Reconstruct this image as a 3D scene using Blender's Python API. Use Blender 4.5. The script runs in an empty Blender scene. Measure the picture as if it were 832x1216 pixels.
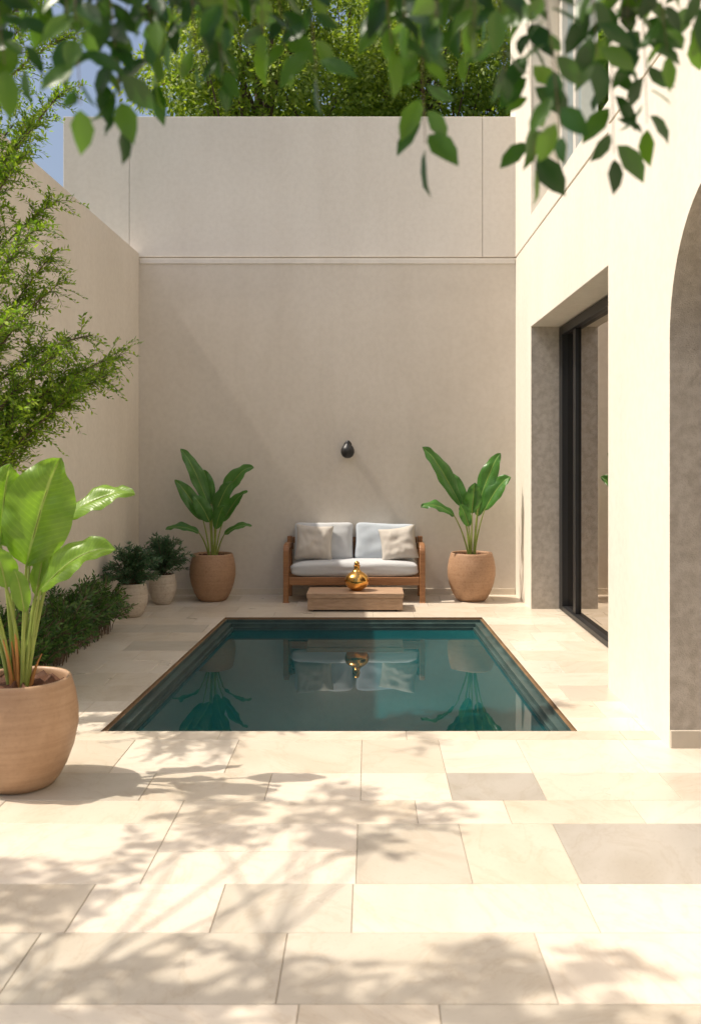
import bpy, bmesh, math, random
import numpy as np
from mathutils import Vector, Matrix, noise
random.seed(7); np.random.seed(7)
D=bpy.data; S=bpy.context.scene; COL=S.collection
# ------------------------------------------------------------------ helpers
def link(o,parent=None):
    COL.objects.link(o)
    if parent: o.parent=parent
    return o
def empty(name,loc=(0,0,0)):
    e=D.objects.new(name,None); e.location=loc; COL.objects.link(e); e.empty_display_size=.1; return e
def mesh(name,V,F,mats,parent=None,smooth=False,fm=None):
    m=D.meshes.new(name); m.from_pydata([tuple(v) for v in V],[],[tuple(f) for f in F])
    if not isinstance(mats,(list,tuple)): mats=[mats]
    for q in mats: m.materials.append(q)
    if smooth: m.polygons.foreach_set('use_smooth',[True]*len(m.polygons))
    if fm is not None: m.polygons.foreach_set('material_index',fm)
    m.update()
    return link(D.objects.new(name,m),parent)
def box(name,x0,x1,y0,y1,z0,z1,mat,parent=None,bev=0,seg=2):
    V=[(x,y,z) for x in(x0,x1) for y in(y0,y1) for z in(z0,z1)]
    F=[(0,1,3,2),(4,6,7,5),(0,4,5,1),(2,3,7,6),(0,2,6,4),(1,5,7,3)]
    o=mesh(name,V,F,mat,parent)
    if bev:
        b=o.modifiers.new('b','BEVEL'); b.width=bev; b.segments=seg; b.limit_method='ANGLE'
    return o
def lathe(name,prof,mat,parent=None,seg=48,loc=(0,0,0),wob=0):
    V=[];F=[];n=len(prof)
    for i in range(seg):
        a=2*math.pi*i/seg
        for r,z in prof:
            k=1+wob*noise.noise(Vector((math.cos(a)*1.3,math.sin(a)*1.3,z*3)))
            V.append((r*k*math.cos(a)+loc[0],r*k*math.sin(a)+loc[1],z+loc[2]))
    for i in range(seg):
        j=(i+1)%seg
        for k in range(n-1): F.append((i*n+k,j*n+k,j*n+k+1,i*n+k+1))
    return mesh(name,V,F,mat,parent,True)
def tube_data(P,R,V,F,seg=7):
    P=[Vector(p) for p in P]; base=len(V); n=len(P)
    ref=Vector((0.3,0.9,0.2)).normalized()
    for i,p in enumerate(P):
        t=(P[min(i+1,n-1)]-P[max(i-1,0)])
        if t.length<1e-7: t=Vector((0,0,1))
        t.normalize()
        r=ref if abs(t.dot(ref))<.93 else Vector((1,0,0))
        u=t.cross(r).normalized(); v=t.cross(u)
        for k in range(seg):
            a=2*math.pi*k/seg; V.append(p+(u*math.cos(a)+v*math.sin(a))*R[i])
    for i in range(n-1):
        for k in range(seg):
            F.append((base+i*seg+k,base+i*seg+(k+1)%seg,base+(i+1)*seg+(k+1)%seg,base+(i+1)*seg+k))
def bez(p0,p1,p2,n=10):
    p0,p1,p2=map(Vector,(p0,p1,p2))
    return [p0*(1-t)**2+p1*2*t*(1-t)+p2*t*t for t in [i/n for i in range(n+1)]]
# ------------------------------------------------------------------ materials
def newmat(name):
    m=D.materials.new(name); m.use_nodes=True; nt=m.node_tree
    return m,nt,nt.nodes['Principled BSDF'],nt.nodes,nt.links
def ramp(N,L,fac,stops):
    r=N.new('ShaderNodeValToRGB'); e=r.color_ramp.elements
    e[0].position=stops[0][0]; e[0].color=(*stops[0][1],1); e[1].position=stops[-1][0]; e[1].color=(*stops[-1][1],1)
    for p,c in stops[1:-1]:
        q=e.new(p); q.color=(*c,1)
    L.new(fac,r.inputs[0]); return r.outputs[0]
def noise_n(N,L,vec,scale,detail=4,rough=.5,dist=0):
    n=N.new('ShaderNodeTexNoise'); n.inputs['Scale'].default_value=scale; n.inputs['Detail'].default_value=detail
    n.inputs['Roughness'].default_value=rough; n.inputs['Distortion'].default_value=dist
    if vec is not None: L.new(vec,n.inputs['Vector'])
    return n.outputs['Fac']
def mixc(N,L,f,a,b,mode='MIX'):
    m=N.new('ShaderNodeMix'); m.data_type='RGBA'; m.blend_type=mode
    for s,v in((m.inputs[0],f),(m.inputs[6],a),(m.inputs[7],b)):
        if hasattr(v,'links'): L.new(v,s)
        elif isinstance(v,(int,float)): s.default_value=v
        else: s.default_value=(*v,1)
    return m.outputs[2]
def bumpn(N,L,h,strength,dist,normal=None):
    b=N.new('ShaderNodeBump'); b.inputs['Strength'].default_value=strength; b.inputs['Distance'].default_value=dist
    L.new(h,b.inputs['Height'])
    if normal is not None: L.new(normal,b.inputs['Normal'])
    return b.outputs[0]
def plaster(name,c1,c2,bs=.2,scale=110,dist=.003,fine=.10):
    m,nt,B,N,L=newmat(name)
    tc=N.new('ShaderNodeTexCoord').outputs['Object']
    n1=noise_n(N,L,tc,.7,4,.55,.3)
    c=ramp(N,L,n1,[(.3,c1),(.7,c2)])
    n2=noise_n(N,L,tc,18,5,.6)
    c=mixc(N,L,fine,c,ramp(N,L,n2,[(.35,(.5,.46,.4)),(.6,(1,1,1))]),'MULTIPLY')
    mp=N.new('ShaderNodeMapping'); mp.inputs['Scale'].default_value=(2,2,.25); L.new(tc,mp.inputs[0])
    n3=noise_n(N,L,mp.outputs[0],1.6,4,.55)
    c=mixc(N,L,.10,c,ramp(N,L,n3,[(.3,(.6,.54,.47)),(.62,(1,1,1))]),'MULTIPLY')
    L.new(c,B.inputs['Base Color']); B.inputs['Roughness'].default_value=.9
    b1=bumpn(N,L,noise_n(N,L,tc,scale,4,.6),bs,dist)
    b2=bumpn(N,L,noise_n(N,L,tc,5,2,.5),.14,.006,b1)
    L.new(b2,B.inputs['Normal']); return m
def leafmat(name,dark,mid,light,trans=.35,rough=.45,tcol=None):
    m,nt,B,N,L=newmat(name)
    g=N.new('ShaderNodeNewGeometry')
    c=ramp(N,L,g.outputs['Random Per Island'],[(0,dark),(.5,mid),(1,light)])
    L.new(c,B.inputs['Base Color']); B.inputs['Roughness'].default_value=rough
    t=N.new('ShaderNodeBsdfTranslucent')
    tc=mixc(N,L,1.0,c,tcol or (1.6,1.9,.5),'MULTIPLY'); L.new(tc,t.inputs[0])
    mx=N.new('ShaderNodeMixShader'); mx.inputs[0].default_value=trans
    L.new(B.outputs[0],mx.inputs[1]); L.new(t.outputs[0],mx.inputs[2])
    L.new(mx.outputs[0],nt.nodes['Material Output'].inputs[0]); return m
def wood(name,a,b,scale=(1,14,14),rough=.45):
    m,nt,B,N,L=newmat(name)
    tc=N.new('ShaderNodeTexCoord').outputs['Object']
    mp=N.new('ShaderNodeMapping'); mp.inputs['Scale'].default_value=scale; L.new(tc,mp.inputs[0])
    n=noise_n(N,L,mp.outputs[0],3,6,.65,.8)
    L.new(ramp(N,L,n,[(.3,a),(.7,b)]),B.inputs['Base Color']); B.inputs['Roughness'].default_value=rough
    L.new(bumpn(N,L,n,.2,.003),B.inputs['Normal']); return m
def simple(name,c,rough=.5,metal=0,bump=0,bscale=60,var=.0):
    m,nt,B,N,L=newmat(name)
    tc=N.new('ShaderNodeTexCoord').outputs['Object']
    n=noise_n(N,L,tc,bscale,4,.6)
    n2=noise_n(N,L,tc,5,4,.6)
    d=tuple(x*(1-var) for x in c); u=tuple(min(1,x*(1+var)) for x in c)
    L.new(ramp(N,L,n2,[(.3,d),(.7,u)]),B.inputs['Base Color'])
    B.inputs['Roughness'].default_value=rough; B.inputs['Metallic'].default_value=metal
    if bump: L.new(bumpn(N,L,n,bump,.004),B.inputs['Normal'])
    return m
M_wall=plaster('plaster_cream',(.645,.585,.51),(.70,.64,.565))  # back wall: darker than the house plaster, shade put into its colour
M_side=plaster('plaster_side',(.69,.615,.515),(.74,.67,.575))  # side wall: colour lowered too, to deepen its shade
M_wallR=plaster('plaster_cream_house',(.765,.695,.595),(.80,.735,.64))
M_up=plaster('plaster_upper',(.70,.655,.60),(.75,.705,.65))
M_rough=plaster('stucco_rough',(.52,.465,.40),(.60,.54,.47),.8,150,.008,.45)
M_groove=simple('groove_mortar',(.40,.35,.29),.9)
M_skirt=simple('skirting_stone',(.62,.55,.45),.6,0,.2,40,.08)
M_black=simple('black_metal',(.012,.012,.013),.45,0,.05)
M_grout=simple('grout',(.38,.33,.27),.9,0,.3,80,.1)
M_teak=wood('teak',(.22,.095,.035),(.38,.18,.075))
M_table=wood('table_wood',(.34,.21,.125),(.52,.35,.23),(2,16,16),.5)
M_gold=simple('gold_glaze',(.75,.42,.12),.2,1.0,.35,22,.25)
M_soil=simple('soil',(.09,.035,.015),.95,0,1,50,.5)
M_stem=simple('stem_green',(.24,.30,.06),.5,0,0,60,.3)
M_stemo=simple('stem_base',(.42,.19,.05),.55,0,0,60,.35)
M_bark=simple('bark',(.13,.09,.06),.9,0,.8,40,.3)
def fabric(name,c):
    m,nt,B,N,L=newmat(name)
    tc=N.new('ShaderNodeTexCoord').outputs['Object']
    n=noise_n(N,L,tc,3,4,.6)
    L.new(ramp(N,L,n,[(.3,tuple(x*.93 for x in c)),(.7,c)]),B.inputs['Base Color'])
    B.inputs['Roughness'].default_value=.95
    b=bumpn(N,L,noise_n(N,L,tc,260,2,.5),.3,.002)
    L.new(bumpn(N,L,noise_n(N,L,tc,7,2,.45,.6),.35,.012,b),B.inputs['Normal']); return m
M_fab=fabric('linen_pale',(.55,.56,.57)); M_fab2=fabric('linen_greige',(.54,.495,.44)); M_fab3=fabric('linen_bluegrey',(.48,.53,.58))
def terracotta(name,a,b,gr=.35,rough=.62):
    m,nt,B,N,L=newmat(name)
    tc=N.new('ShaderNodeTexCoord').outputs['Object']
    n=noise_n(N,L,tc,3,6,.6,.5); c=ramp(N,L,n,[(.3,a),(.7,b)])
    mp=N.new('ShaderNodeMapping'); mp.inputs['Scale'].default_value=(1,1,22); L.new(tc,mp.inputs[0])
    r=noise_n(N,L,mp.outputs[0],2.5,3,.5)
    c=mixc(N,L,.3,c,ramp(N,L,r,[(.35,(.6,.5,.42)),(.6,(1,1,1))]),'MULTIPLY')
    c=mixc(N,L,gr,c,ramp(N,L,noise_n(N,L,tc,45,5,.7),[(.36,(.45,.36,.3)),(.5,(1,1,1))]),'MULTIPLY')
    L.new(c,B.inputs['Base Color']); B.inputs['Roughness'].default_value=rough
    b1=bumpn(N,L,noise_n(N,L,tc,70,4,.6),.18,.003)
    L.new(bumpn(N,L,r,.22,.006,b1),B.inputs['Normal']); return m
M_pot=terracotta('terracotta',(.37,.215,.12),(.45,.275,.165))
M_potF=terracotta('terracotta_sandy',(.38,.235,.135),(.47,.305,.19),.15,.48)
M_potG=terracotta('stone_pot',(.52,.45,.37),(.60,.52,.43))
def blade_mat(name,dark,mid,light,rib,rough=.32,trans=.3):
    m,nt,B,N,L=newmat(name)
    uv=N.new('ShaderNodeTexCoord').outputs['UV']
    sep=N.new('ShaderNodeSeparateXYZ'); L.new(uv,sep.inputs[0])
    g=N.new('ShaderNodeNewGeometry')
    c=ramp(N,L,g.outputs['Random Per Island'],[(0,dark),(.5,mid),(1,light)])
    tc=N.new('ShaderNodeTexCoord').outputs['Object']
    c=mixc(N,L,.4,c,ramp(N,L,noise_n(N,L,tc,9,4,.6),[(.35,(.45,.5,.4)),(.65,(1.1,1.1,1))]),'MULTIPLY')
    a=N.new('ShaderNodeMath'); a.operation='SUBTRACT'; L.new(sep.outputs[0],a.inputs[0]); a.inputs[1].default_value=.5
    b=N.new('ShaderNodeMath'); b.operation='ABSOLUTE'; L.new(a.outputs[0],b.inputs[0])
    k=N.new('ShaderNodeMath'); k.operation='MULTIPLY_ADD'; L.new(b.outputs[0],k.inputs[0]); k.inputs[1].default_value=-.35; L.new(sep.outputs[1],k.inputs[2])
    s=N.new('ShaderNodeMath'); s.operation='MULTIPLY'; L.new(k.outputs[0],s.inputs[0]); s.inputs[1].default_value=130
    w=N.new('ShaderNodeMath'); w.operation='SINE'; L.new(s.outputs[0],w.inputs[0])
    wv=ramp(N,L,w.outputs[0],[(.0,(1,1,1)),(.75,(1,1,1)),(1.0,(1.2,1.18,1.1))])
    c=mixc(N,L,1.0,c,wv,'MULTIPLY')
    rm=ramp(N,L,b.outputs[0],[(.0,(1,1,1)),(.014,(1,1,1)),(.03,(0,0,0))])
    c=mixc(N,L,rm,c,rib)
    L.new(c,B.inputs['Base Color']); B.inputs['Roughness'].default_value=rough
    L.new(bumpn(N,L,w.outputs[0],.12,.004),B.inputs['Normal'])
    t=N.new('ShaderNodeBsdfTranslucent'); L.new(mixc(N,L,1.0,c,(1.5,1.7,.5),'MULTIPLY'),t.inputs[0])
    mx=N.new('ShaderNodeMixShader'); mx.inputs[0].default_value=trans
    L.new(B.outputs[0],mx.inputs[1]); L.new(t.outputs[0],mx.inputs[2])
    L.new(mx.outputs[0],nt.nodes['Material Output'].inputs[0]); return m
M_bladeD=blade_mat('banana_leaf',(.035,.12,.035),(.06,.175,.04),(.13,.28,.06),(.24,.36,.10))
M_bladeL=blade_mat('banana_leaf_sunny',(.11,.22,.03),(.18,.31,.04),(.28,.41,.07),(.36,.46,.14),.34,.4)  # lighter leaf copy: sunlight on the near plant put into its colours
M_leafN=leafmat('leaf_overhang',(.012,.042,.010),(.026,.075,.014),(.10,.19,.025),.36,.35)  # greens darkened: the backlit look of these leaves is in the colour
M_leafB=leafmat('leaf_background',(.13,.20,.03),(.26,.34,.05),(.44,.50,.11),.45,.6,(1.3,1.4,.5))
M_leafF=leafmat('leaf_feathery',(.10,.19,.02),(.20,.31,.03),(.36,.45,.05),.45,.55,(1.4,1.6,.5))
M_leafH=leafmat('leaf_shrub',(.03,.08,.025),(.06,.13,.035),(.12,.21,.05),.25,.55)
M_needle=leafmat('leaf_rosemary',(.03,.08,.045),(.055,.13,.065),(.11,.20,.10),.15,.5)
M_grass=simple('grass',(.07,.11,.03),.95,0,1,30,.4)
# ------------------------------------------------------------------ leaf clouds
def leaf_cloud(name,C,Dr,Nn,Ln,Wd,mat,parent=None,fold=.15,lite=False):
    C=np.asarray(C,float);Dr=np.asarray(Dr,float);Nn=np.asarray(Nn,float)
    n=len(C); Ln=np.broadcast_to(Ln,(n,))[:,None]; Wd=np.broadcast_to(Wd,(n,))[:,None]
    Dr=Dr/np.linalg.norm(Dr,axis=1,keepdims=True)
    Sd=np.cross(Dr,Nn); Sd/=np.linalg.norm(Sd,axis=1,keepdims=True)+1e-9
    U=np.cross(Sd,Dr)
    def P(t,s,h): return C+Dr*Ln*t+Sd*Wd*s+U*(Wd*h)
    if lite:
        pts=[P(0,0,0),P(.45,.5,fold),P(1,0,-.1),P(.45,-.5,fold)]; K=4
        tri=np.array([[0,1,2],[0,2,3]]); quad=np.zeros((0,4),int)
    else:
        pts=[P(0,0,0),P(.16,.30,fold),P(.42,.5,fold),P(.74,.34,fold*.7),P(1,0,-.2),P(.74,-.34,fold*.7),P(.42,-.5,fold),P(.16,-.30,fold),P(.42,0,0),P(.74,0,-.05)]; K=10
        tri=np.array([[0,1,8],[3,4,9],[4,5,9],[7,0,8],[1,2,8],[6,7,8]]); quad=np.array([[2,3,9,8],[5,6,8,9]])
    V=np.stack(pts,1).reshape(-1,3); base=(np.arange(n)*K)
    T=(tri[None]+base[:,None,None]).reshape(-1,3); Q=(quad[None]+base[:,None,None]).reshape(-1,4)
    m=D.meshes.new(name); m.vertices.add(len(V)); m.vertices.foreach_set('co',V.ravel())
    nl=len(T)*3+len(Q)*4; m.loops.add(nl); m.loops.foreach_set('vertex_index',np.concatenate([T.ravel(),Q.ravel()]).astype(np.int32))
    m.polygons.add(len(T)+len(Q))
    st=np.concatenate([np.arange(len(T))*3,len(T)*3+np.arange(len(Q))*4]).astype(np.int32)
    m.polygons.foreach_set('loop_start',st)
    m.update(calc_edges=True); m.validate(); m.materials.append(mat)
    m.polygons.foreach_set('use_smooth',[True]*len(m.polygons))
    return link(D.objects.new(name,m),parent)
# ------------------------------------------------------------------ ground
box('ground',-200,200,-200,200,-2.2,-2.0,M_grass)
gl=empty('lawn')
box('lawn_left',-200,-4.2,-200,200,-1.9,-.03,M_grass,gl); box('lawn_right',6.3,200,-200,200,-1.9,-.03,M_grass,gl)
box('lawn_back',-4.2,6.3,11.3,200,-1.9,-.03,M_grass,gl); box('lawn_front',-4.2,6.3,-200,-3,-1.9,-.03,M_grass,gl)
# ------------------------------------------------------------------ paving
PN=5.53; PF=9.40; NL=-1.60; NR=1.245; FL=-1.46; FR=1.145
def clip(poly,a,b,c):
    out=[]
    for i in range(len(poly)):
        p=poly[i];q=poly[(i+1)%len(poly)]
        dp=a*p[0]+b*p[1]-c; dq=a*q[0]+b*q[1]-c
        if dp<=0: out.append(p)
        if (dp<0)!=(dq<0) and abs(dp-dq)>1e-9 and dp*dq<0:
            t=dp/(dp-dq); out.append((p[0]+(q[0]-p[0])*t,p[1]+(q[1]-p[1])*t))
    return out
kl=(FL-NL)/(PF-PN); kr=(FR-NR)/(PF-PN)
zones=[[(0,1,PN)],[(0,-1,-PF)],[(0,-1,-PN),(0,1,PF),(1,-kl,NL-kl*PN)],[(0,-1,-PN),(0,1,PF),(-1,kr,-(NR-kr*PN))]]
rows=[-3,-2.4,-1.8,-1.2,-.6,0,.6,1.2,1.75,2.3,2.78,3.195,3.56,4.14,4.42,4.80,5.36,5.53,5.82,6.2,6.62,7.0,7.42,7.8,8.2,8.6,9.0,9.40,9.72,10.05,10.45,10.8,11.2]
V=[];F=[];Cc=[]
def tilecol():
    r=random.random()
    if r<.10: c=(.53,.485,.41)
    elif r<.30: c=(.60,.535,.44)
    elif r<.62: c=(.65,.58,.48)
    else: c=(.685,.62,.53)
    j=random.uniform(.97,1.03); return (c[0]*j,c[1]*j,c[2]*j,random.random())
fixed={3.56:[-2.6,-1.72,-.88,-.05,.40,.82,1.62,2.5],4.42:[-2.5,-1.9,-1.1,-.5,-.04,.40,.85,1.5,2.2],3.195:[-2.2,-1.5,-1.05,-.55,-.06,.80,1.6,2.4],4.80:[-2.6,-1.95,-1.35,-.75,-.04,.40,.85,1.45,2.1]}
dark={(3.56,.82),(4.42,.40)}
for ri in range(len(rows)-1):
    y0,y1=rows[ri],rows[ri+1]
    if y0 in fixed: xs=[-4.2,-3.4]+fixed[y0]+[3.2,4,4.8,5.6,6.3]
    else:
        xs=[-4.2]
        while xs[-1]<6.3: xs.append(xs[-1]+random.choice([.42,.6,.6,.85,.85,1.1]))
    for xi in range(len(xs)-1):
        x0,x1=xs[xi],xs[xi+1]; cells=[(x0,x1,y0,y1)]
        if x1-x0>.7 and y1-y0>.5 and random.random()<.35:
            ym=(y0+y1)/2; cells=[(x0,x1,y0,ym),(x0,x1,ym,y1)]
        for (a,b,c,d) in cells:
            g=.0015; col=tilecol()
            if (y0,x0) in dark: col=(.42,.39,.345,random.random())
            for z in zones:
                p=[(a+g,c+g),(b-g,c+g),(b-g,d-g),(a+g,d-g)]
                for h in z:
                    p=clip(p,*h)
                    if len(p)<3: break
                if len(p)<3: continue
                n=len(p);cx=sum(q[0] for q in p)/n;cy=sum(q[1] for q in p)/n
                dz=random.uniform(-.0004,.0004); base=len(V)
                e=.002
                for q in p:
                    dx,dy=cx-q[0],cy-q[1]; V.append((q[0]+math.copysign(min(e,abs(dx)*.3),dx),q[1]+math.copysign(min(e,abs(dy)*.3),dy),dz))
                for q in p: V.append((q[0],q[1],-.002))
                for q in p: V.append((q[0],q[1],-.02))
                F.append(list(range(base,base+n))); Cc.append((col,n))
                for k in range(2):
                    for i in range(n):
                        j=(i+1)%n; F.append([base+k*n+j,base+k*n+i,base+(k+1)*n+i,base+(k+1)*n+j]); Cc.append((col,4))
m,nt,B,N,L=newmat('travertine')
at=N.new('ShaderNodeAttribute'); at.attribute_name='tile'
tc=N.new('ShaderNodeTexCoord').outputs['Object']
comb=N.new('ShaderNodeCombineXYZ'); mu=N.new('ShaderNodeMath'); mu.operation='MULTIPLY'; L.new(at.outputs['Alpha'],mu.inputs[0]); mu.inputs[1].default_value=37
L.new(mu.outputs[0],comb.inputs[2]); L.new(mu.outputs[0],comb.inputs[0])
ad=N.new('ShaderNodeVectorMath'); L.new(tc,ad.inputs[0]); L.new(comb.outputs[0],ad.inputs[1])
rot=N.new('ShaderNodeVectorRotate'); rot.rotation_type='Z_AXIS'; L.new(ad.outputs[0],rot.inputs[0]); L.new(mu.outputs[0],rot.inputs['Angle'])
mp=N.new('ShaderNodeMapping'); mp.inputs['Scale'].default_value=(1,1.7,1); L.new(rot.outputs[0],mp.inputs[0]); vec=mp.outputs[0]
n1=noise_n(N,L,vec,1.5,4,.5,.8)
c=mixc(N,L,.40,at.outputs['Color'],ramp(N,L,n1,[(.3,(.72,.65,.55)),(.5,(1,.98,.95)),(.7,(1.04,1.02,1.0))]),'MULTIPLY')
n2=noise_n(N,L,vec,1.7,6,.6,1.2)
c=mixc(N,L,.26,c,ramp(N,L,n2,[(.47,(1,1,1)),(.50,(.74,.64,.52)),(.52,(.95,.93,.90)),(.57,(1,1,1))]),'MULTIPLY')
n3=noise_n(N,L,vec,40,4,.7)
c=mixc(N,L,.18,c,ramp(N,L,n3,[(.3,(.55,.48,.4)),(.45,(1,1,1))]),'MULTIPLY')
n4=noise_n(N,L,tc,1.1,5,.6)
c=mixc(N,L,.25,c,ramp(N,L,n4,[(.35,(.78,.72,.64)),(.6,(1,1,1))]),'MULTIPLY')
L.new(c,B.inputs['Base Color'])
L.new(ramp(N,L,n1,[(.3,(.44,.44,.44)),(.7,(.27,.27,.27))]),B.inputs['Roughness'])
b1=bumpn(N,L,n3,.06,.002); L.new(bumpn(N,L,n2,.04,.004,b1),B.inputs['Normal'])
o=mesh('stone_paving',V,F,m)
ca=o.data.color_attributes.new('tile','FLOAT_COLOR','CORNER')
arr=[]
for col,n in Cc: arr+=list(col)*n
ca.data.foreach_set('color',arr)
V=[];F=[]
for p in ([(-4.2,-3),(6.3,-3),(6.3,PN),(-4.2,PN)],[(-4.2,PF),(6.3,PF),(6.3,11.3),(-4.2,11.3)],[(-4.2,PN),(NL,PN),(FL,PF),(-4.2,PF)],[(NR,PN),(6.3,PN),(6.3,PF),(FR,PF)]):
    b=len(V); V+=[(x,y,-.0045) for x,y in p]; F.append((b,b+1,b+2,b+3))
mesh('grout_bed',V,F,M_grout)
# ------------------------------------------------------------------ pool
pool=empty('swimming_pool')
M_rim=simple('pool_rim_bronze',(.20,.12,.06),.5,0,.2,60,.3)
M_pst=simple('pool_green_stone',(.05,.085,.08),.35,0,.3,30,.35)
def ring(off):
    return [(NL+off,PN+off),(NR-off,PN+off),(FR-off,PF-off),(FL+off,PF-off)]
levels=[(0.0005,-.001),(.0005,-.018),(.022,-.018),(.022,-.05),(.075,-.05),(.075,-.085),(.10,-.085),(.10,-1.3)]
V=[];F=[];fm=[]
for off,z in levels: V+=[(x,y,z) for x,y in ring(off)]
for k in range(len(levels)-1):
    for i in range(4):
        j=(i+1)%4; F.append((k*4+i,k*4+j,(k+1)*4+j,(k+1)*4+i)); fm.append(0 if k<2 else 1)
k=len(levels)-1; F.append((k*4,k*4+1,k*4+2,k*4+3)); fm.append(1)
mesh('pool_shell',V,F,[M_rim,M_pst],pool,fm=fm)
m,nt,B,N,L=newmat('pool_water')
B.inputs['Roughness'].default_value=.01; B.inputs['IOR'].default_value=1.32
tc=N.new('ShaderNodeTexCoord').outputs['Object']
n=noise_n(N,L,tc,2.2,2,.4,.3)
L.new(ramp(N,L,noise_n(N,L,tc,.6,2,.5),[(.3,(.003,.052,.060)),(.7,(.006,.080,.086))]),B.inputs['Base Color'])
L.new(bumpn(N,L,n,.08,.012),B.inputs['Normal'])
r=ring(.1); mesh('water',[(x,y,-.115) for x,y in r],[(0,1,2,3)],m,pool)
# ------------------------------------------------------------------ courtyard walls
XL=-2.71; YB=10.93; GZ0,GZ1=3.97,3.99
bw=empty('back_wall')
box('lower_panel',-4.1,1.78,YB,11.25,-.05,GZ0,M_wall,bw,.008)
box('groove_core',-4.0,1.78,YB+.03,11.2,GZ0,GZ1,M_groove,bw)
box('upper_panel_l',-3.61,-2.832,YB+.012,11.25,GZ1,5.65,M_up,bw,.006)
box('upper_panel_m',-2.828,1.337,YB+.012,11.25,GZ1,5.65,M_up,bw,.006)
box('upper_panel_r',1.341,1.78,YB+.012,11.25,GZ1,5.65,M_up,bw,.006)
box('panel_core',-3.5,1.75,YB+.03,11.2,GZ1+.001,5.60,M_groove,bw)
box('coping_strip',-2.70,1.72,YB-.012,YB+.02,GZ0-.065,GZ0-.003,M_up,bw,.004)
box('skirting',-2.70,1.72,YB-.012,YB+.02,-.01,.07,M_skirt,bw,.003)
lw=empty('side_wall')
box('wall_body',XL-.28,XL,5.9,YB-.001,-.05,4.03,M_side,lw,.01)
box('wall_skirting',XL-.01,XL+.012,5.9,YB-.02,-.01,.07,M_skirt,lw,.003)
# ------------------------------------------------------------------ house (right)
hs=empty('stucco_house')
XR=1.73; XN=1.69; XO=2.5; TOP=7.3; YD0,YD1=6.55,9.91; ZL=3.02; ZS=4.22
def hbox(n,*a,m=M_wallR,bev=.006): return box(n,*a,m,hs,bev)
hbox('far_pier_low',XR,XO,YD1,11.35,-.05,GZ0); hbox('far_pier_up',XR,XO,YD1,11.35,GZ1,TOP)
hbox('lintel',XR,XO,YD0,YD1-.001,ZL,GZ0); hbox('sill_up',XR,XO,YD0,YD1-.001,GZ1,ZS)
hbox('head_up',XR,XO,YD0,YD1-.001,6.9,TOP)
box('groove',XR+.02,XO-.02,YD0,11.3,GZ0-.001,GZ1+.001,M_groove,hs)
box('groove_near',XN+.02,XO-.07,-2.9,YD0-.02,GZ0-.001,GZ1+.001,M_groove,hs)
AY0,AY1=3.61,5.21; ASP=2.3; AR=.8
V=[];F=[];fm=[]
n=28; ys=[AY0+AR-AR*math.cos(math.pi*i/n) for i in range(n+1)]; zs=[ASP+AR*math.sin(math.pi*i/n) for i in range(n+1)]
XI=XO-.05
def addq(pts,mi):
    b=len(V); V.extend(pts); F.append((b,b+1,b+2,b+3)); fm.append(mi)
def slabq(y0,za,y1,zb_,top):
    addq([(XN,y0,za),(XN,y0,top),(XN,y1,top),(XN,y1,zb_)],0); addq([(XI,y0,za),(XI,y1,zb_),(XI,y1,top),(XI,y0,top)],0)
slabq(-3,-.05,AY0,-.05,GZ0); slabq(AY1,-.05,YD0-.001,-.05,GZ0)
for i in range(n):
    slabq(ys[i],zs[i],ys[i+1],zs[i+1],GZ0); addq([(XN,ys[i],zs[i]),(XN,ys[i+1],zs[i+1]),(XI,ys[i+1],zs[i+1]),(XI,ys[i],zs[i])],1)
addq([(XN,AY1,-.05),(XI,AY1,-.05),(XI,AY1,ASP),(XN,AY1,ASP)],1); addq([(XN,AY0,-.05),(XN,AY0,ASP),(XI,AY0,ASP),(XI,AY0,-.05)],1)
addq([(XN,-3,-.05),(XI,-3,-.05),(XI,-3,GZ0),(XN,-3,GZ0)],0); ye=YD0-.001
addq([(XN,ye,-.05),(XN,ye,GZ0),(XI,ye,GZ0),(XI,ye,-.05)],0); addq([(XN,-3,GZ0),(XI,-3,GZ0),(XI,ye,GZ0),(XN,ye,GZ0)],0)
o=mesh('near_block',V,F,[M_wallR,M_rough],hs,fm=fm)
bm=bmesh.new(); bm.from_mesh(o.data); bmesh.ops.remove_doubles(bm,verts=bm.verts,dist=.0002); bm.to_mesh(o.data); bm.free()
hbox('upper_near',XN,XO-.05,-3,YD0-.001,GZ1,TOP)
box('arch_reveal_skirt',XN+.003,XO-.06,AY1-.012,AY1+.01,-.01,.1,M_skirt,hs,.003)
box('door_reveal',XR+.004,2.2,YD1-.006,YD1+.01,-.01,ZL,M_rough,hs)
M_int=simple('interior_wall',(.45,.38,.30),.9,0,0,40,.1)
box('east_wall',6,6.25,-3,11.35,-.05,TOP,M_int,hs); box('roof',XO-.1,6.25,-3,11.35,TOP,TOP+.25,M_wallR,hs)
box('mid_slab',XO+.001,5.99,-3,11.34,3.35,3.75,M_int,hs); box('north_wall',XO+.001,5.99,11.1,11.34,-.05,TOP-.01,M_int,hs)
box('south_wall',XO+.001,5.99,-3,-2.8,-.05,TOP-.01,M_int,hs); box('partition',XO+.001,5.99,6.0,6.15,-.05,TOP-.01,M_int,hs)
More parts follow.
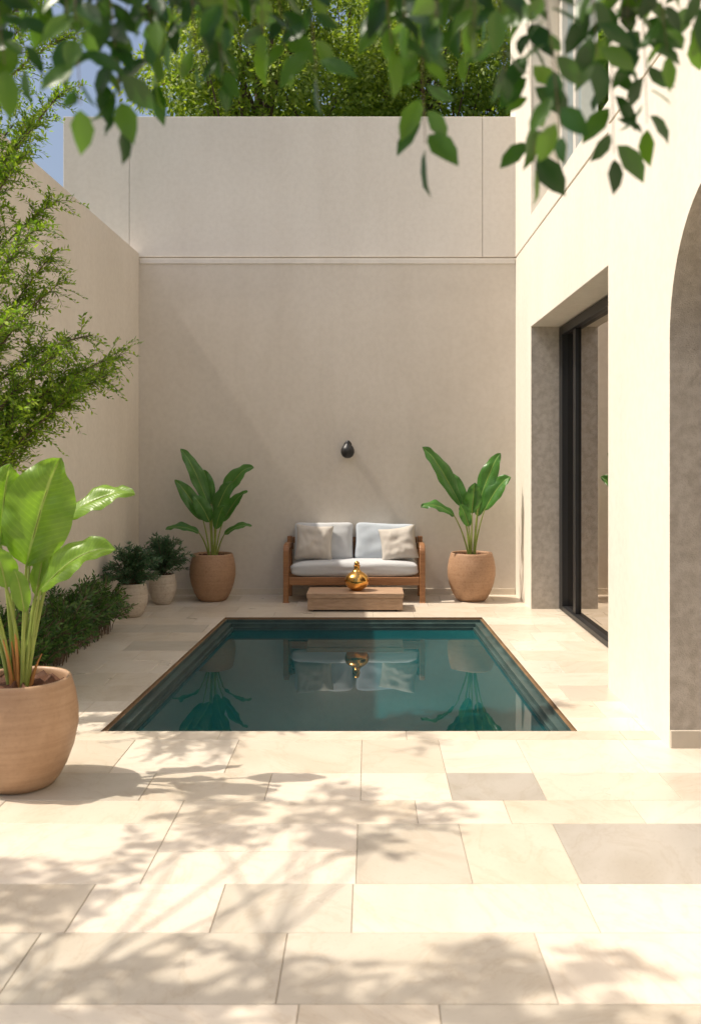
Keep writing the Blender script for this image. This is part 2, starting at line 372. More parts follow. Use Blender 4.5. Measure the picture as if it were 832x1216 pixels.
def glass(nm,ior,tint,gt=(1,1,1)):
    m,nt,B,N,L=newmat(nm)
    fr=N.new('ShaderNodeFresnel'); fr.inputs[0].default_value=ior
    gl_=N.new('ShaderNodeBsdfGlossy'); gl_.inputs['Roughness'].default_value=.01; gl_.inputs[0].default_value=(*gt,1)
    tr=N.new('ShaderNodeBsdfTransparent'); tr.inputs[0].default_value=(*tint,1)
    mx=N.new('ShaderNodeMixShader'); L.new(fr.outputs[0],mx.inputs[0]); L.new(tr.outputs[0],mx.inputs[1]); L.new(gl_.outputs[0],mx.inputs[2])
    L.new(mx.outputs[0],N['Material Output'].inputs[0]); return m
M_glass=glass('window_glass',1.3,(.5,.49,.47),(.62,.58,.54)); M_glass2=glass('window_glass_sky_tint',2.2,(.62,.72,.78),(.85,.95,1))  # upper pane: the reflected sky is tinted into the glass
def window(nm,z0,z1,xf,frame,gm):
    box(nm+'_jamb_far',xf-.03,xf+.07,YD1-.16,YD1-.008,z0,z1,frame,hs,.004)
    box(nm+'_jamb_near',xf-.03,xf+.07,YD0+.002,YD0+.10,z0,z1,frame,hs,.004)
    box(nm+'_head',xf-.03,xf+.07,YD0+.101,YD1-.161,z1-.09,z1,frame,hs,.004)
    box(nm+'_sill',xf-.03,xf+.07,YD0+.101,YD1-.161,z0,z0+.05,frame,hs,.004)
    for i,y in enumerate((9.25,7.7)):
        box(nm+'_stile_%d'%i,xf+.0,xf+.06,y,y+.11,z0+.05,z1-.09,frame,hs,.004)
    mesh(nm+'_glass',[(xf+.03,YD0+.1,z0+.05),(xf+.03,YD1-.161,z0+.05),(xf+.03,YD1-.161,z1-.09),(xf+.03,YD0+.1,z1-.09)],[(0,1,2,3)],gm,hs)
window('sliding_door',.005,ZL-.012,2.06,M_black,M_glass)
M_alu=simple('pale_frame',(.62,.58,.52),.4)
window('upper_window',ZS+.003,6.895,2.06,M_alu,M_glass2)
def curtain(nm,x,y0,y1,z0,z1,mat):
    V=[];F=[];n=200
    for i in range(n+1):
        t=i/n; y=y0+(y1-y0)*t; dx=.035*math.sin(t*math.pi*2*(y1-y0)/.16)+.012*math.sin(t*37)
        V+=[(x+dx,y,z0),(x+dx,y,z1)]
    for i in range(n): F.append((2*i,2*i+2,2*i+3,2*i+1))
    mesh(nm,V,F,mat,hs,True)
M_cur=fabric('curtain_taupe',(.25,.18,.13)); M_cur2=fabric('curtain_pale',(.66,.72,.78))  # pale curtain's blue cast adds to the painted sky reflection
curtain('curtain_door',2.42,6.58,9.4,.03,2.95,M_cur); curtain('curtain_upper',2.25,6.6,9.8,4.25,6.85,M_cur2)
# ------------------------------------------------------------------ wall sconce
sc=empty('wall_sconce',(-.25,YB,1.71))
lathe('globe',[(0,-.10),(.03,-.097),(.062,-.075),(.079,-.035),(.078,.0),(.062,.035),(.034,.06),(.024,.08),(.024,.105),(.0,.108)],M_black,sc,32,(0,-.10,0))
o=lathe('wall_plate',[(0,0),(.045,0),(.045,.018),(.0,.02)],M_black,sc,24); o.rotation_euler=(math.radians(90),0,0); o.location=(0,0,.06)
V=[];F=[]; tube_data([(0,-.01,.06),(0,-.06,.075),(0,-.10,.085)],[.011]*3,V,F,10); mesh('arm',V,F,M_black,sc,True)
# ------------------------------------------------------------------ sofa
sf=empty('wooden_sofa',(-.165,10.30,0))
def sb(n,*a,m=M_teak,bev=.008): return box(n,*a,m,sf,bev,3)
W=.79
for s,nm in((-1,'l'),(1,'r')):
    xa,xb=sorted((s*W,s*(W-.06)))
    def side(nm2,P,r=.03):
        V=[];F=[]
        n=len(P)
        for i,(y,z) in enumerate(P):
            p=Vector((0,y,z)); t=Vector((0,P[min(i+1,n-1)][0]-P[max(i-1,0)][0],P[min(i+1,n-1)][1]-P[max(i-1,0)][1])).normalized()
            nn=Vector((0,-t.z,t.y))
            for dx,dn in((xa,-r),(xb,-r),(xb,r),(xa,r)): q=p+nn*dn; V.append((dx,q.y,q.z))
        for i in range(n-1):
            for k in range(4): F.append((i*4+k,i*4+(k+1)%4,(i+1)*4+(k+1)%4,(i+1)*4+k))
        F.append((0,1,2,3)); b=(n-1)*4; F.append((b+3,b+2,b+1,b))
        o=mesh(nm2,V,F,M_teak,sf); bb=o.modifiers.new('b','BEVEL'); bb.width=.008; bb.segments=2; bb.limit_method='ANGLE'; bb.angle_limit=math.radians(50)
    P=[(.03,0.0),(.03,.3),(.03,.55)]+[(.03+.07*(1-math.cos(a)),.55+.07*math.sin(a)) for a in [math.radians(x) for x in(20,40,60,80,90)]]+[(.3,.622),(.5,.60),(.56,.58)]
    side('arm_frame_'+nm,P)
    sb('back_leg_'+nm,xa+.002,xb-.002,.50,.56,0,.70)
    sb('side_rail_'+nm,xa+.004,xb-.004,.062,.498,.20,.27)
sb('front_rail',-W+.062,W-.062,.01,.05,.195,.285)
sb('back_rail_top',-W+.062,W-.062,.52,.555,.62,.69)
sb('back_rail_low',-W+.062,W-.062,.52,.555,.2,.28)
for i in range(9): sb('back_slat_%d'%i,-.66+i*.165-.02,-.66+i*.165+.02,.528,.548,.281,.619,bev=.003)
sb('seat_deck',-W+.062,W-.062,.051,.519,.25,.275,bev=.003)
def cushion(name,w,d,h,loc,rot,mat,parent,seed=0,puff=.16):
    bm=bmesh.new(); bmesh.ops.create_cube(bm,size=2); bmesh.ops.subdivide_edges(bm,edges=bm.edges[:],cuts=15,use_grid_fill=True)
    for v in bm.verts:
        rr=.80; q=Vector((max(-rr,min(rr,v.co.x)),max(-rr,min(rr,v.co.y)),max(-.35,min(.35,v.co.z))))
        dlt=v.co-q
        if dlt.length>1e-6:
            dd=Vector((dlt.x/.2,dlt.y/.2,dlt.z/.65))
            if dd.length>1: dd.normalize()
            dlt=Vector((dd.x*.2,dd.y*.2,dd.z*.65))
        c=q+dlt
        c.z*=1+puff*(1-c.x**2)*(1-c.y**2)-.12*(c.x**2*c.y**2)
        nn=noise.noise(Vector((c.x*2.2+seed,c.y*2.2,c.z*2)))*.05+.012*noise.noise(Vector((c.x*5+seed,c.y*4,c.z*3)))
        pin=1-.035*(1-c.x**2) ; pin2=1-.035*(1-c.y**2)
        v.co=Vector((c.x*w/2*pin2*(1+nn*.3),c.y*d/2*pin*(1+nn*.4),c.z*h/2*(1+nn*2.5)))
    me=D.meshes.new(name); bm.to_mesh(me); bm.free(); me.materials.append(mat)
    me.polygons.foreach_set('use_smooth',[True]*len(me.polygons))
    o=link(D.objects.new(name,me),parent); o.location=loc; o.rotation_euler=rot
    sm=o.modifiers.new('s','SUBSURF'); sm.levels=1; sm.render_levels=1; return o
def pillow(name,w,h,t,loc,rot,mat,parent,seed=0):
    n=26;V=[];F=[]
    for side in(1,-1):
        for i in range(n+1):
            for j in range(n+1):
                u=-1+2*i/n;v=-1+2*j/n
                x=w/2*u*(1-.09*(1-v*v)*abs(u)); z=h/2*v*(1-.09*(1-u*u)*abs(v))
                th=t/2*((1-u**4)*(1-v**4))**.55
                wr=1+.28*noise.noise(Vector((u*2+seed,v*2,side*3)))+.10*noise.noise(Vector((u*5+seed,v*3,side*3)))
                V.append((x,side*th*wr,z))
    k=(n+1)**2
    for s in(0,1):
        for i in range(n):
            for j in range(n):
                a=s*k+i*(n+1)+j; f=(a,a+1,a+n+2,a+n+1); F.append(f if s==0 else f[::-1])
    o=mesh(name,V,F,mat,parent,True); o.location=loc; o.rotation_euler=rot
    bm=bmesh.new(); bm.from_mesh(o.data); bmesh.ops.remove_doubles(bm,verts=bm.verts,dist=.0005); bm.to_mesh(o.data); bm.free(); return o
R=math.radians
cushion('seat_cushion',1.45,.50,.17,(0,.27,.365),(0,0,0),M_fab,sf,seed=1,puff=.1)
cushion('back_cushion_l',.69,.46,.19,(-.36,.46,.635),(R(76),0,R(1)),M_fab,sf,seed=3,puff=.3)
cushion('back_cushion_r',.70,.45,.19,(.35,.46,.63),(R(75),R(2),R(-2)),M_fab3,sf,seed=5,puff=.3)
pillow('throw_pillow_l',.43,.42,.18,(-.46,.27,.645),(R(-18),R(4),R(6)),M_fab2,sf,1)
pillow('throw_pillow_r',.43,.40,.18,(.50,.27,.635),(R(-18),R(-9),R(-8)),M_fab2,sf,4)
# ------------------------------------------------------------------ coffee table + vase
tb=empty('coffee_table',(-.145,9.93,0))
box('table_top',-.51,.51,-.22,.24,.145,.195,M_table,tb,.006,3)
box('table_body',-.50,.50,-.21,.23,.02,.1445,M_table,tb,.005); box('plinth',-.44,.44,-.15,.17,0,.0195,M_black,tb)
vs=empty('gold_vase',(-.13,9.93,.195))
prof=[(0,.0),(.05,.0),(.06,.006),(.105,.04),(.13,.09),(.132,.12),(.118,.155),(.085,.185),(.052,.205),(.036,.22),(.030,.24),(.034,.258),(.04,.268),(.032,.27),(.024,.255),(.02,.24)]
lathe('body',prof,M_gold,vs,48)
lathe('stopper',[(0,.25),(.022,.252),(.024,.27),(.03,.285),(.024,.305),(.008,.315),(0,.316)],M_gold,vs,24)
# ------------------------------------------------------------------ pots
def pot(name,loc,R_,H,mat,parent):
    base=[(0,.0),(.50,0),(.58,.012),(.68,.07),(.81,.19),(.93,.36),(1.0,.55),(.995,.70),(.94,.86),(.88,.96),(.865,.99),(.84,1.005),(.81,1.0),(.79,.98),(.79,.93),(.84,.8),(.6,.78)]
    return lathe(name,[(r*R_,z*H) for r,z in base],mat,parent,64,loc,.012)
def soil(parent,R_,z,loc=(0,0,0)):
    V=[(loc[0],loc[1],z+.01)];F=[];n=36
    for k,rr in enumerate((.2,.4,.6,.8,1.0)):
        for i in range(n):
            a=2*math.pi*i/n; V.append((loc[0]+rr*R_*math.cos(a),loc[1]+rr*R_*math.sin(a),z+.05*noise.noise(Vector((math.cos(a)*rr*9,math.sin(a)*rr*9,k)))))
    for i in range(n):
        j=(i+1)%n; F.append((0,1+i,1+j))
        for k in range(4): F.append((1+k*n+i,1+(k+1)*n+i,1+(k+1)*n+j,1+k*n+j))
    mesh('soil',V,F,M_soil,parent,True)
def big_leaf(parent,name,base,start,tip,width,mat,sag=.12,face=(0,-1,.5),fold=.25,rs=.008,stemmat=None,seed=0):
    base,start,tip=map(Vector,(base,start,tip)); face=Vector(face).normalized()
    Lb=(tip-start).length
    up=Vector((0,0,1))
    d0=(start-base)
    mid=base+d0*.55+Vector((0,0,1))*d0.length*.10-Vector((d0.x,d0.y,0))*.15
    V=[];F=[]; P=bez(base,mid,start,10); tube_data(P,[rs*(1.35-.6*i/10) for i in range(11)],V,F,8)
    mesh(name+'_petiole',V,F,stemmat or M_stem,parent,True)
    ctrl=(start+tip)/2+up*sag*Lb+ (start-P[-2]).normalized()*Lb*.15
    C=bez(start,ctrl,tip,26); n=26; mcols=12
    V=[];F=[];UV=[]
    for i,p in enumerate(C):
        t=i/n; T=(C[min(i+1,n)]-C[max(i-1,0)]).normalized()
        sd=T.cross(face); sd.normalize(); nm=sd.cross(T)
        w=width*.5*(math.sin(math.pi*min(1,(t**.78)))**.72 if 0<t<1 else 0)*(1-.15*t)+.001
        for j in range(mcols+1):
            s=-1+2*j/mcols
            wav=.05*width*math.sin(t*14+seed+ (2 if s>0 else 0))*abs(s)**2+.05*width*noise.noise(Vector((t*5,s*2,seed)))+.02*width*math.sin(t*31+seed*2)*abs(s)**3
            h=w*fold*(abs(s)**.8)-w*.25*abs(s)**3
            V.append(p+sd*w*s*(1-.06*fold)+nm*(h+wav)); UV.append((j/mcols,t))
    for i in range(n):
        for j in range(mcols):
            a=i*(mcols+1)+j; F.append((a,a+1,a+mcols+2,a+mcols+1))
    o=mesh(name,V,F,mat,parent,True)
    uvl=o.data.uv_layers.new(name='UVMap')
    for lp in o.data.loops: uvl.data[lp.index].uv=UV[lp.vertex_index]
    V=[];F=[]; tube_data([p-(Vector(face)*.001) for p in C],[max(.0008,rs*.6*(1-i/n)) for i in range(n+1)],V,F,6); mesh(name+'_midrib',V,F,M_stem,parent,True)
    return o
def potted(name,loc,Rr,H,pm,leaves,lm,basecol=None,dz=0,rs=.008):
    e=empty(name,loc); pot('pot',(0,0,0),Rr,H,pm,e); soil(e,Rr*.8,H*.93)
    for i,(bx,sx,sy,sz,tx,ty,tz,w,sag,face) in enumerate(leaves):
        big_leaf(e,'leaf_%d'%(i+1),(bx,random.uniform(-.03,.03),H*.92),(sx,sy,H+sz+dz),(tx,ty,H+tz+dz),w,lm,sag,face,rs=rs,stemmat=basecol,seed=i*1.7,fold=random.uniform(.2,.45))
    return e
f0=(.1,-1,.45); f1=(-.3,-.8,.6); f2=(.2,-.6,1)
LA=[(0,-.05,.05,.52,-.37,.0,1.19,.20,.10,(.7,-1,.3)),(.02,.06,.0,.52,.47,-.05,.98,.23,.22,(-.4,-1,.6)),(-.03,-.10,-.05,.38,-.41,-.10,.84,.19,.05,f0),
 (-.04,-.14,-.08,.24,-.50,-.15,.28,.15,.16,f2),(.04,.14,-.06,.22,.46,-.15,.32,.15,.16,f2),(-.01,-.02,-.08,.36,-.20,-.15,.66,.20,.1,f0),
 (.02,.03,-.06,.42,.24,-.12,.82,.22,.1,(-.3,-1,.3)),(0,-.03,.08,.55,-.12,.1,.95,.16,.1,f0),(.03,.1,.08,.35,.38,.12,.7,.15,.2,f2),(.01,.05,-.1,.28,.16,-.2,.55,.15,.2,f0)]
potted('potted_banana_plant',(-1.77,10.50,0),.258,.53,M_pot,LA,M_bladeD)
LB=[(0,-.12,.0,.52,-.56,.0,1.20,.24,.12,(.5,-1,.5)),(.02,.08,.0,.55,.32,-.05,1.13,.23,.08,(-.4,-1,.3)),(.03,.14,-.06,.48,.43,-.12,.86,.22,.2,(-.3,-1,.8)),
 (-.03,-.2,-.06,.42,-.58,-.14,.52,.20,.22,f2),(0,0,-.06,.45,.02,-.15,.80,.20,.05,f0),(-.02,-.08,.06,.5,-.22,.12,.9,.18,.1,f0),(.04,.08,.1,.4,.2,.15,.85,.17,.1,f0),(-.01,-.04,-.1,.3,-.16,-.2,.55,.14,.2,f1)]
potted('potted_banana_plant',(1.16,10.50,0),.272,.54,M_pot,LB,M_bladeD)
LF=[(.0,.03,.0,.52,.22,-.06,1.06,.38,.06,(.15,-1,.25)),(.03,.22,.05,.76,.56,.05,.88,.19,.10,(-.1,-.75,1)),(.03,.12,-.06,.40,.51,-.12,.61,.22,.18,(-.2,-.8,.8)),
 (-.03,-.12,.05,.62,-.05,.0,1.03,.24,.05,(.3,-1,.2)),(-.03,-.12,-.08,.40,-.26,-.2,.72,.22,.1,(0,-1,.4)),(-.05,-.2,.0,.4,-.65,.0,.7,.26,.2,f2),
 (.0,-.03,-.1,.42,-.06,-.16,.62,.16,.1,f0),(-.02,-.1,.12,.6,-.4,.2,1.1,.26,.1,f0),(.02,.0,.12,.5,.12,.25,.85,.24,.1,f0),(-.04,-.1,-.1,.3,-.4,-.3,.45,.2,.2,f2),(.01,.06,.04,.36,.2,.02,.60,.15,.1,f0),
 (.02,.05,-.08,.30,.02,-.14,.52,.10,.1,f0),(.03,.08,.02,.42,.13,-.02,.62,.09,.1,f0)]
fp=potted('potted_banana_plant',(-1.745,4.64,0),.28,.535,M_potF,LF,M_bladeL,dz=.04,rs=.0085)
V=[];F=[]
for i in range(17):
    a=random.uniform(0,6.28); r=random.uniform(.01,.05); h=random.uniform(.1,.32)
    tube_data(bez((r*math.cos(a),r*math.sin(a),.48),(r*1.3*math.cos(a),r*1.3*math.sin(a),.48+h*.5),(r*2.2*math.cos(a),r*2.2*math.sin(a),.48+h),6),[.013-.0017*k for k in range(7)],V,F,8)
mesh('sheaths',V,F,M_stemo,fp,True)
# ------------------------------------------------------------------ rosemary pots & shrub
def spiky(name,loc,Rp,Hp,spread,height,n,mat,potmat):
    e=empty(name,loc); pot('pot',(0,0,0),Rp,Hp,potmat,e); soil(e,Rp*.8,Hp*.93)
    C=[];Dd=[];Nn=[];TV=[];TF=[]
    for i in range(n):
        a=random.uniform(0,6.283); el=random.uniform(.15,1.45)
        d=Vector((math.cos(a)*math.cos(el),math.sin(a)*math.cos(el),math.sin(el)))
        Ls=random.uniform(.65,1.0)
        tip=Vector((d.x*spread*Ls,d.y*spread*Ls,d.z*height*Ls))
        P=bez((0,0,0),(tip.x*.4,tip.y*.4,tip.z*.9+.05),tip,8)
        tube_data([p+Vector((0,0,Hp*.9)) for p in P],[.003]*9,TV,TF,4)
        for k in range(46):
            t=random.uniform(.2,1.0); ii=min(7,int(t*8)); p=P[ii].lerp(P[ii+1],t*8-ii); T=(P[ii+1]-P[ii]).normalized()
            C.append((p.x,p.y,p.z+Hp*.9)); r=Vector((random.gauss(0,1),random.gauss(0,1),random.gauss(0,1))).normalized()
            Dd.append(T*.8+r*.75); Nn.append(r.cross(T)+Vector((0,0,.1)))
    mesh('twigs',TV,TF,M_bark,e)
    leaf_cloud('foliage',C,Dd,Nn,np.random.uniform(.035,.065,len(C)),.012,mat,e,lite=True)
spiky('potted_rosemary',(-2.42,9.45,0),.165,.34,.38,.46,100,M_needle,M_potG)
spiky('potted_rosemary',(-2.28,10.25,0),.15,.33,.40,.48,95,M_needle,M_potG)
sh=empty('garden_shrub',(-2.45,7.8,0))
C=[];Dd=[];Nn=[];TV=[];TF=[]
for i in range(400):
    y=random.uniform(-1.75,.95); x=random.uniform(-.2,.06)
    hh=(.57+.10*math.sin(y*3.1)+.05*math.sin(y*9))*(1 if y<.2 else .75)
    a=random.uniform(-1.2,1.2); tip=Vector((x+math.sin(a)*.25+.03,y+random.uniform(-.2,.2),hh*math.cos(a*.75)*random.uniform(.55,1.05)))
    tip.x=max(-.24,tip.x)
    P=bez((x,y,0),(x*1.2,y,tip.z*.7),tip,7); tube_data(P,[.004]*8,TV,TF,4)
    for k in range(50):
        t=random.uniform(.3,1.0); ii=min(6,int(t*7)); p=P[ii].lerp(P[ii+1],t*7-ii); T=(P[ii+1]-P[ii]).normalized()
        r=Vector((random.gauss(0,1),random.gauss(0,1),random.gauss(0,1))).normalized()
        p=p+r*.012
        if p.x<-.25: continue
        C.append(tuple(p)); Dd.append(T*.7+r*.8); Nn.append(r.cross(T)+Vector((0,0,.1)))
mesh('stems',TV,TF,M_bark,sh)
leaf_cloud('foliage',C,Dd,Nn,np.random.uniform(.03,.06,len(C)),.016,M_leafH,sh,lite=True)
# ------------------------------------------------------------------ feathery tree (left, mid-ground)
ft=empty('feathery_tree')
TV=[];TF=[];C=[];Dd=[];Nn=[]
trunk=bez((-2.55,5.62,0),(-2.66,5.75,1.8),(-2.56,5.9,4.9),14); tube_data(trunk,[.055-.0028*i for i in range(15)],TV,TF,10)
def spray(P,r0,dens=34,ls=.30):
    n=len(P)-1; tube_data(P,[r0*(1-.8*i/n) for i in range(n+1)],TV,TF,6)
    tot=sum((P[i+1]-P[i]).length for i in range(n)); cnt=int(tot*dens)
    for k in range(cnt):
        t=random.uniform(.15,1.0); ii=min(n-1,int(t*n)); p=P[ii].lerp(P[ii+1],t*n-ii); T=(P[ii+1]-P[ii]).normalized()
        a=Vector((random.gauss(0,.7),random.gauss(0,.7),random.gauss(.15,.7)))
        d=(T*.8+a*.8).normalized(); L1=ls*random.uniform(.5,1.1)*(1.15-t*.5)
        q=bez(p,p+d*L1*.5+Vector((0,0,.02)),p+d*L1+Vector((0,0,-.04)),5); tube_data(q,[.0022,.002,.0016,.0013,.001,.0008],TV,TF,3)
        sd=d.cross(Vector((random.gauss(0,.5),random.gauss(0,.5),1))).normalized()
        m_=int(L1/.0135)
        for j in range(m_):
            tt=(j+1)/m_; i2=min(4,int(tt*5)); pp=q[i2].lerp(q[i2+1],tt*5-i2)
            s=1 if j%2 else -1
            C.append(tuple(pp)); Dd.append(tuple(sd*s+d*.8+Vector((0,0,random.gauss(0,.35))))); Nn.append((random.gauss(0,.5),-.4+random.gauss(0,.5),1))
B_=[(1.9,(-1.60,6.0,2.30),.25),(1.7,(-1.80,5.8,2.06),.18),(2.1,(-1.85,6.2,2.45),.25),(2.2,(-2.02,6.0,2.75),.2),(2.6,(-2.05,5.7,3.05),.2),(2.9,(-2.05,6.1,3.32),.2),
    (3.2,(-2.15,5.9,3.72),.2),(1.3,(-2.2,6.0,1.72),.15),(3.5,(-2.05,6.3,4.15),.2),(3.8,(-2.1,5.8,4.5),.2),(2.0,(-1.80,6.4,2.20),.2),(1.5,(-2.05,5.6,1.95),.2),
    (4.2,(-2.2,6.1,4.9),.2),(4.4,(-2.5,6.0,5.3),.2),(2.3,(-2.1,5.5,2.5),.2),(1.9,(-1.72,6.1,2.16),.2),(1.8,(-2.0,6.2,2.1),.2),(2.0,(-1.9,5.7,2.28),.2),(1.7,(-1.95,6.0,1.98),.2),(1.8,(-2.05,5.9,2.2),.15),
    (3.0,(-2.2,5.8,3.5),.2),(2.4,(-2.1,6.1,2.95),.2),(3.9,(-2.0,6.2,4.45),.2),(4.3,(-1.95,6.0,4.75),.2)]
for h,tip,sg in B_:
    i=min(13,int(h/4.9*14)); p=trunk[i]; tip=Vector(tip); c=(p+tip)/2+Vector((0,0,sg)); spray(bez(p,c,tip,9),.012,66,.28)
for _ in range(10):
    h=random.uniform(1.8,4.6); p=trunk[int(h/4.9*14)]; a=random.uniform(math.pi*.8,math.pi*1.6); tip=p+Vector((.7*math.cos(a)*.2,.8*math.sin(a),random.uniform(.2,.6)))
    spray(bez(p,(p+tip)/2+Vector((0,0,.15)),tip,8),.012,26)
mesh('branches',TV,TF,M_bark,ft,True)
leaf_cloud('foliage',C,Dd,Nn,np.random.uniform(.030,.050,len(C)),np.random.uniform(.013,.019,len(C)),M_leafF,ft,lite=True)
# ------------------------------------------------------------------ overhanging tree (foreground)
ot=empty('overhanging_tree')
TV=[];TF=[];C=[];Dd=[];Nn=[];Ls=[]
tr0=bez((-3.5,2.0,0),(-3.6,2.1,2.0),(-3.3,2.4,4.6),14); tube_data(tr0,[.14-.006*i for i in range(15)],TV,TF,12)
def twig(P,r0,step,ll=.075,droop=.6,start=.15):
    n=len(P)-1; tube_data(P,[r0*(1-.7*i/n) for i in range(n+1)],TV,TF,5)
    tot=sum((P[i+1]-P[i]).length for i in range(n)); cnt=max(3,int(tot/step)); s=1
    for k in range(cnt+1):
        t=start+(1-start)*k/cnt; ii=min(n-1,int(t*n)); p=P[ii].lerp(P[ii+1],t*n-ii); T=(P[ii+1]-P[ii]).normalized()
        sd=T.cross(Vector((random.gauss(0,.5),1,random.gauss(0,.5)))).normalized()*s; s=-s
        d=(T*.55+sd*random.uniform(.5,1.1)+Vector((random.gauss(0,.25),random.gauss(0,.45),-droop*random.random()))) if k<cnt else T+Vector((0,0,-.2))
        d=Vector(d).normalized(); pp=p+d*.008
        C.append(tuple(pp)); Dd.append(tuple(d)); Nn.append((random.gauss(0,.7),-1+random.gauss(0,.6),random.gauss(.5,.6))); Ls.append(ll*random.uniform(.6,1.15))
limb=bez(tr0[7],(-1.6,1.2,2.85),(1.0,1.45,2.62),24); tube_data(limb,[.045-.0016*i for i in range(25)],TV,TF,8)
ends=[(-.55,2.24),(-.52,2.24),(-.436,2.18),(-.40,2.22),(-.373,2.15),(-.322,2.22),(-.26,2.25),(-.22,2.22),(-.125,2.26),(-.08,2.23),(.034,2.27),(.085,2.12),(.14,2.26),(.206,2.23),(.25,2.09),(.289,2.14),(.345,2.25),(.37,2.105),(.42,2.15),(.45,2.26)]
for x,z in ends:
    y=random.uniform(1.28,1.6); k=y/1.4
    X=x*k; Z=1.65+(z-1.65)*k
    b=min(limb,key=lambda q:abs(q.x-(X-random.uniform(.02,.14))))
    twig(bez(b,(X-.03,(b.y+y)/2,b.z-.08),(X,y,Z),8),.0024,.025,.064*k,start=.5)
for _ in range(54):
    x=random.choice([random.uniform(-.62,-.15),random.uniform(-.62,-.15),random.uniform(-.62,-.3),random.uniform(0,.22),random.uniform(.0,.2),random.uniform(.3,.6)]); y=random.uniform(1.3,1.8); k=y/1.4
    Z=1.65+(random.uniform(.635,.70))*k; b=min(limb,key=lambda q:abs(q.x-(x-.05)))
    twig(bez(b,(x,(b.y+y)/2,b.z),(x*k,y,Z),6),.0022,.026,.062*k,start=.3)
LX,LY,LZ=1.0,.04,-1.5     # light direction
targets=[(-1.1,4.72),(-.85,4.6),(-.55,4.70),(-.3,4.55),(-.05,4.66),(.18,4.5),(-.65,4.45),(-1.0,4.4),(-.2,4.75),(.28,4.42),(-.4,4.42),
 (-2.1,3.75),(-1.8,3.6),(-1.5,3.65),(-1.35,3.8),(-1.9,3.4),(-1.6,3.9),(-1.75,3.75),(-1.4,3.55),
 (-.9,3.0),(-.6,2.95),(-.35,3.1),(-.1,3.0),(.1,2.9),(.35,3.05),(.6,2.95),(.78,3.1),(-.2,2.8),(.4,2.8),(-.75,2.8),(-1.1,2.85),(.85,2.8),(-1.4,2.9),(.15,2.78),(.62,2.75),(-.45,2.85),(.25,3.15),(-.98,2.72)]
for hx,hy in targets:
    h=random.uniform(3.3,3.9) if hx<-.3 else random.uniform(3.9,4.3); tip=Vector((hx+h*LX/LZ,hy+h*LY/LZ,h))
    b=tr0[random.randint(9,14)]
    L_=bez(b,(b+tip)/2+Vector((0,0,.45)),tip,12); tube_data(L_,[.016-.0012*i for i in range(13)],TV,TF,5)
    for _ in range(7):
        t=random.uniform(.76,1.0); p=L_[int(t*12)]; d=Vector((random.gauss(.5,.35),random.gauss(0,.2),random.gauss(-.05,.25))).normalized()*random.uniform(.16,.30)
        twig(bez(p,p+d*.5+Vector((0,0,.04)),p+d,6),.003,.022,.095,.3,.1)
mesh('branches',TV,TF,M_bark,ot,True)
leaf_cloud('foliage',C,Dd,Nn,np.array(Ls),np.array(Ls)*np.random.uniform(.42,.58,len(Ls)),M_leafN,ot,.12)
# ------------------------------------------------------------------ background trees
def bgtree(name,x,y,zb,zt,rad,nclump,per,mat,leaf=.13,trunkr=.2):
    e=empty(name,(x,y,0)); V=[];F=[]
    tr=bez((0,0,-.1),(.2,.1,zb*.6),(0,0,zt*.8),12); tube_data(tr,[trunkr*(1-.065*i) for i in range(13)],V,F,9)
    C=[];Dd=[];Nn=[]; zc=(zb+zt)/2; hz=(zt-zb)/2
    for i in range(nclump):
        u=np.random.normal(0,1,3); u/=np.linalg.norm(u); rr=random.uniform(.35,1.0)**.6
        k=.78+.35*noise.noise(Vector((u[0]*1.7+x,u[1]*1.7,u[2]*1.7)))
        c=np.array([u[0]*rad*rr*k,u[1]*rad*rr*k,zc+u[2]*hz*rr*k])
        if i%3==0:
            b=tr[random.randint(5,11)]; cc=Vector(c); tube_data(bez(b,(b+cc)/2+Vector((0,0,.3)),cc,6),[.05,.04,.035,.03,.02,.015,.01],V,F,5)
        cr=random.uniform(.35,.75)
        n=int(per*random.uniform(.6,1.3)); pts=np.random.normal(0,1,(n,3)); pts/=np.linalg.norm(pts,axis=1,keepdims=True); pts*=np.random.uniform(.3,1,(n,1))**.5*cr*np.array([1,1,.6])
        C.append(pts+c); dd=pts/cr+np.random.normal(0,.5,(n,3))+np.array([0,0,-.3]); Dd.append(dd); Nn.append(np.random.normal(0,.7,(n,3))+np.array([-.5,-.5,.9]))
    C=np.concatenate(C);Dd=np.concatenate(Dd);Nn=np.concatenate(Nn)
    mesh('trunk',V,F,M_bark,e,True)
    leaf_cloud('foliage',C,Dd,Nn,np.random.uniform(.7,1.2,len(C))*leaf,np.random.uniform(.4,.6,len(C))*leaf,mat,e,lite=True)
bgtree('background_tree',-1.9,15.5,5.0,11.5,2.2,100,280,M_leafB,.11)
bgtree('background_tree',1.0,16.0,4.8,11.0,2.2,105,280,M_leafB,.11)
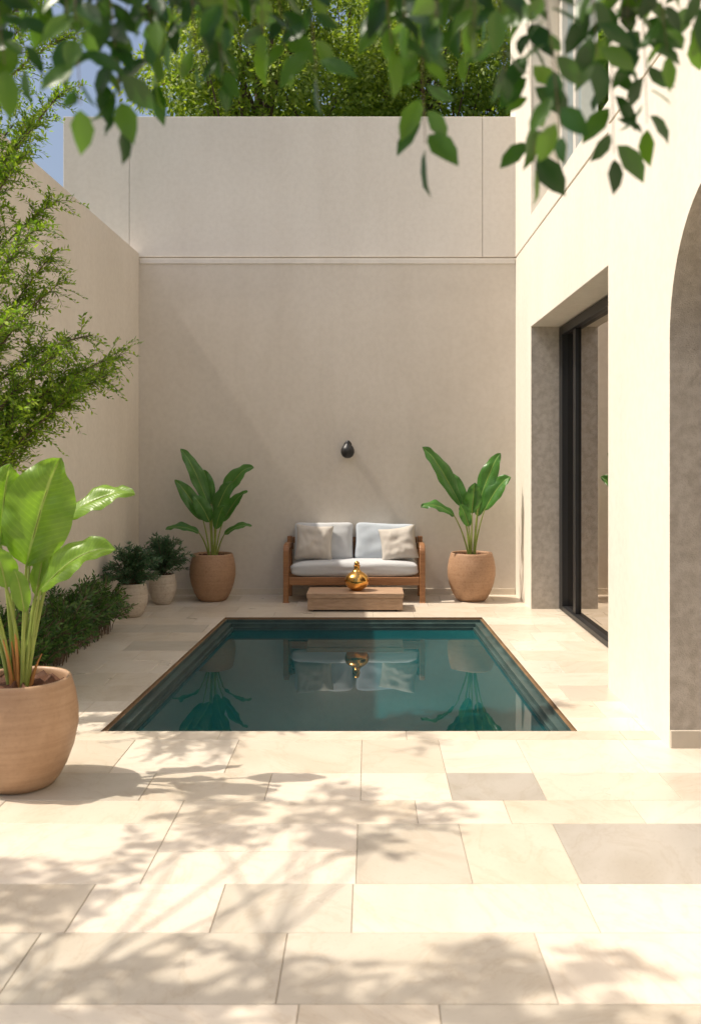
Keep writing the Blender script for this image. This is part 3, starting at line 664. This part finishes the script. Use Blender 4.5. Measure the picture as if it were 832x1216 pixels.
bgtree('background_tree',3.2,17.5,5.5,12.5,2.2,50,240,M_leafB,.12)
bgtree('background_tree',-.4,19,5.5,13.5,2.6,70,260,M_leafB,.12)
bgtree('background_tree',-6.5,14.5,3.5,8.3,1.4,40,220,M_leafB,.11)
bh=empty('boundary_hedge',(-9,3,0)); n=9000
pts=np.random.uniform(-1,1,(n,3)); pts[:,0]*=.6; pts[:,1]*=11; pts[:,2]=np.abs(pts[:,2])**.6*1.5+.06*np.sin(pts[:,1]*5)
leaf_cloud('foliage',pts,np.random.normal(0,1,(n,3)),np.random.normal(0,1,(n,3)),.16,.10,M_leafH,bh,lite=True)
box('core',-.45,.45,-10.9,10.9,-.03,1.3,M_leafH,bh)
# ------------------------------------------------------------------ light
Lv=Vector((LX,LY,LZ)).normalized()
sun=D.lights.new('sun','SUN'); sun.energy=4.8; sun.angle=R(.6); sun.color=(1,.915,.79)
so=link(D.objects.new('sun',sun)); so.rotation_euler=Lv.to_track_quat('-Z','Y').to_euler(); so.location=(-6,-1,10)
w=D.worlds.new('World'); S.world=w; w.use_nodes=True; nt=w.node_tree
sky=nt.nodes.new('ShaderNodeTexSky'); sky.sky_type='NISHITA'; sky.sun_disc=False
sky.sun_elevation=math.asin(-Lv.z); sky.sun_rotation=math.atan2(-Lv.x,-Lv.y); sky.air_density=1.0; sky.dust_density=5.0; sky.ozone_density=1.0
nt.links.new(sky.outputs[0],nt.nodes['Background'].inputs[0]); nt.nodes['Background'].inputs[1].default_value=.15
# ------------------------------------------------------------------ camera
cam=D.cameras.new('camera'); co=link(D.objects.new('camera',cam)); co.location=(0,0,1.65); co.rotation_euler=(R(90),0,0)
cam.sensor_fit='HORIZONTAL'; cam.sensor_width=36; cam.lens=36*1100/832
cam.shift_x=-(438-416)/832; cam.shift_y=-(608-540)/832
cam.clip_end=1000; cam.dof.use_dof=True; cam.dof.focus_distance=8.0; cam.dof.aperture_fstop=5.0
S.camera=co
S.view_settings.view_transform='Standard'; S.view_settings.look='None'; S.view_settings.exposure=0
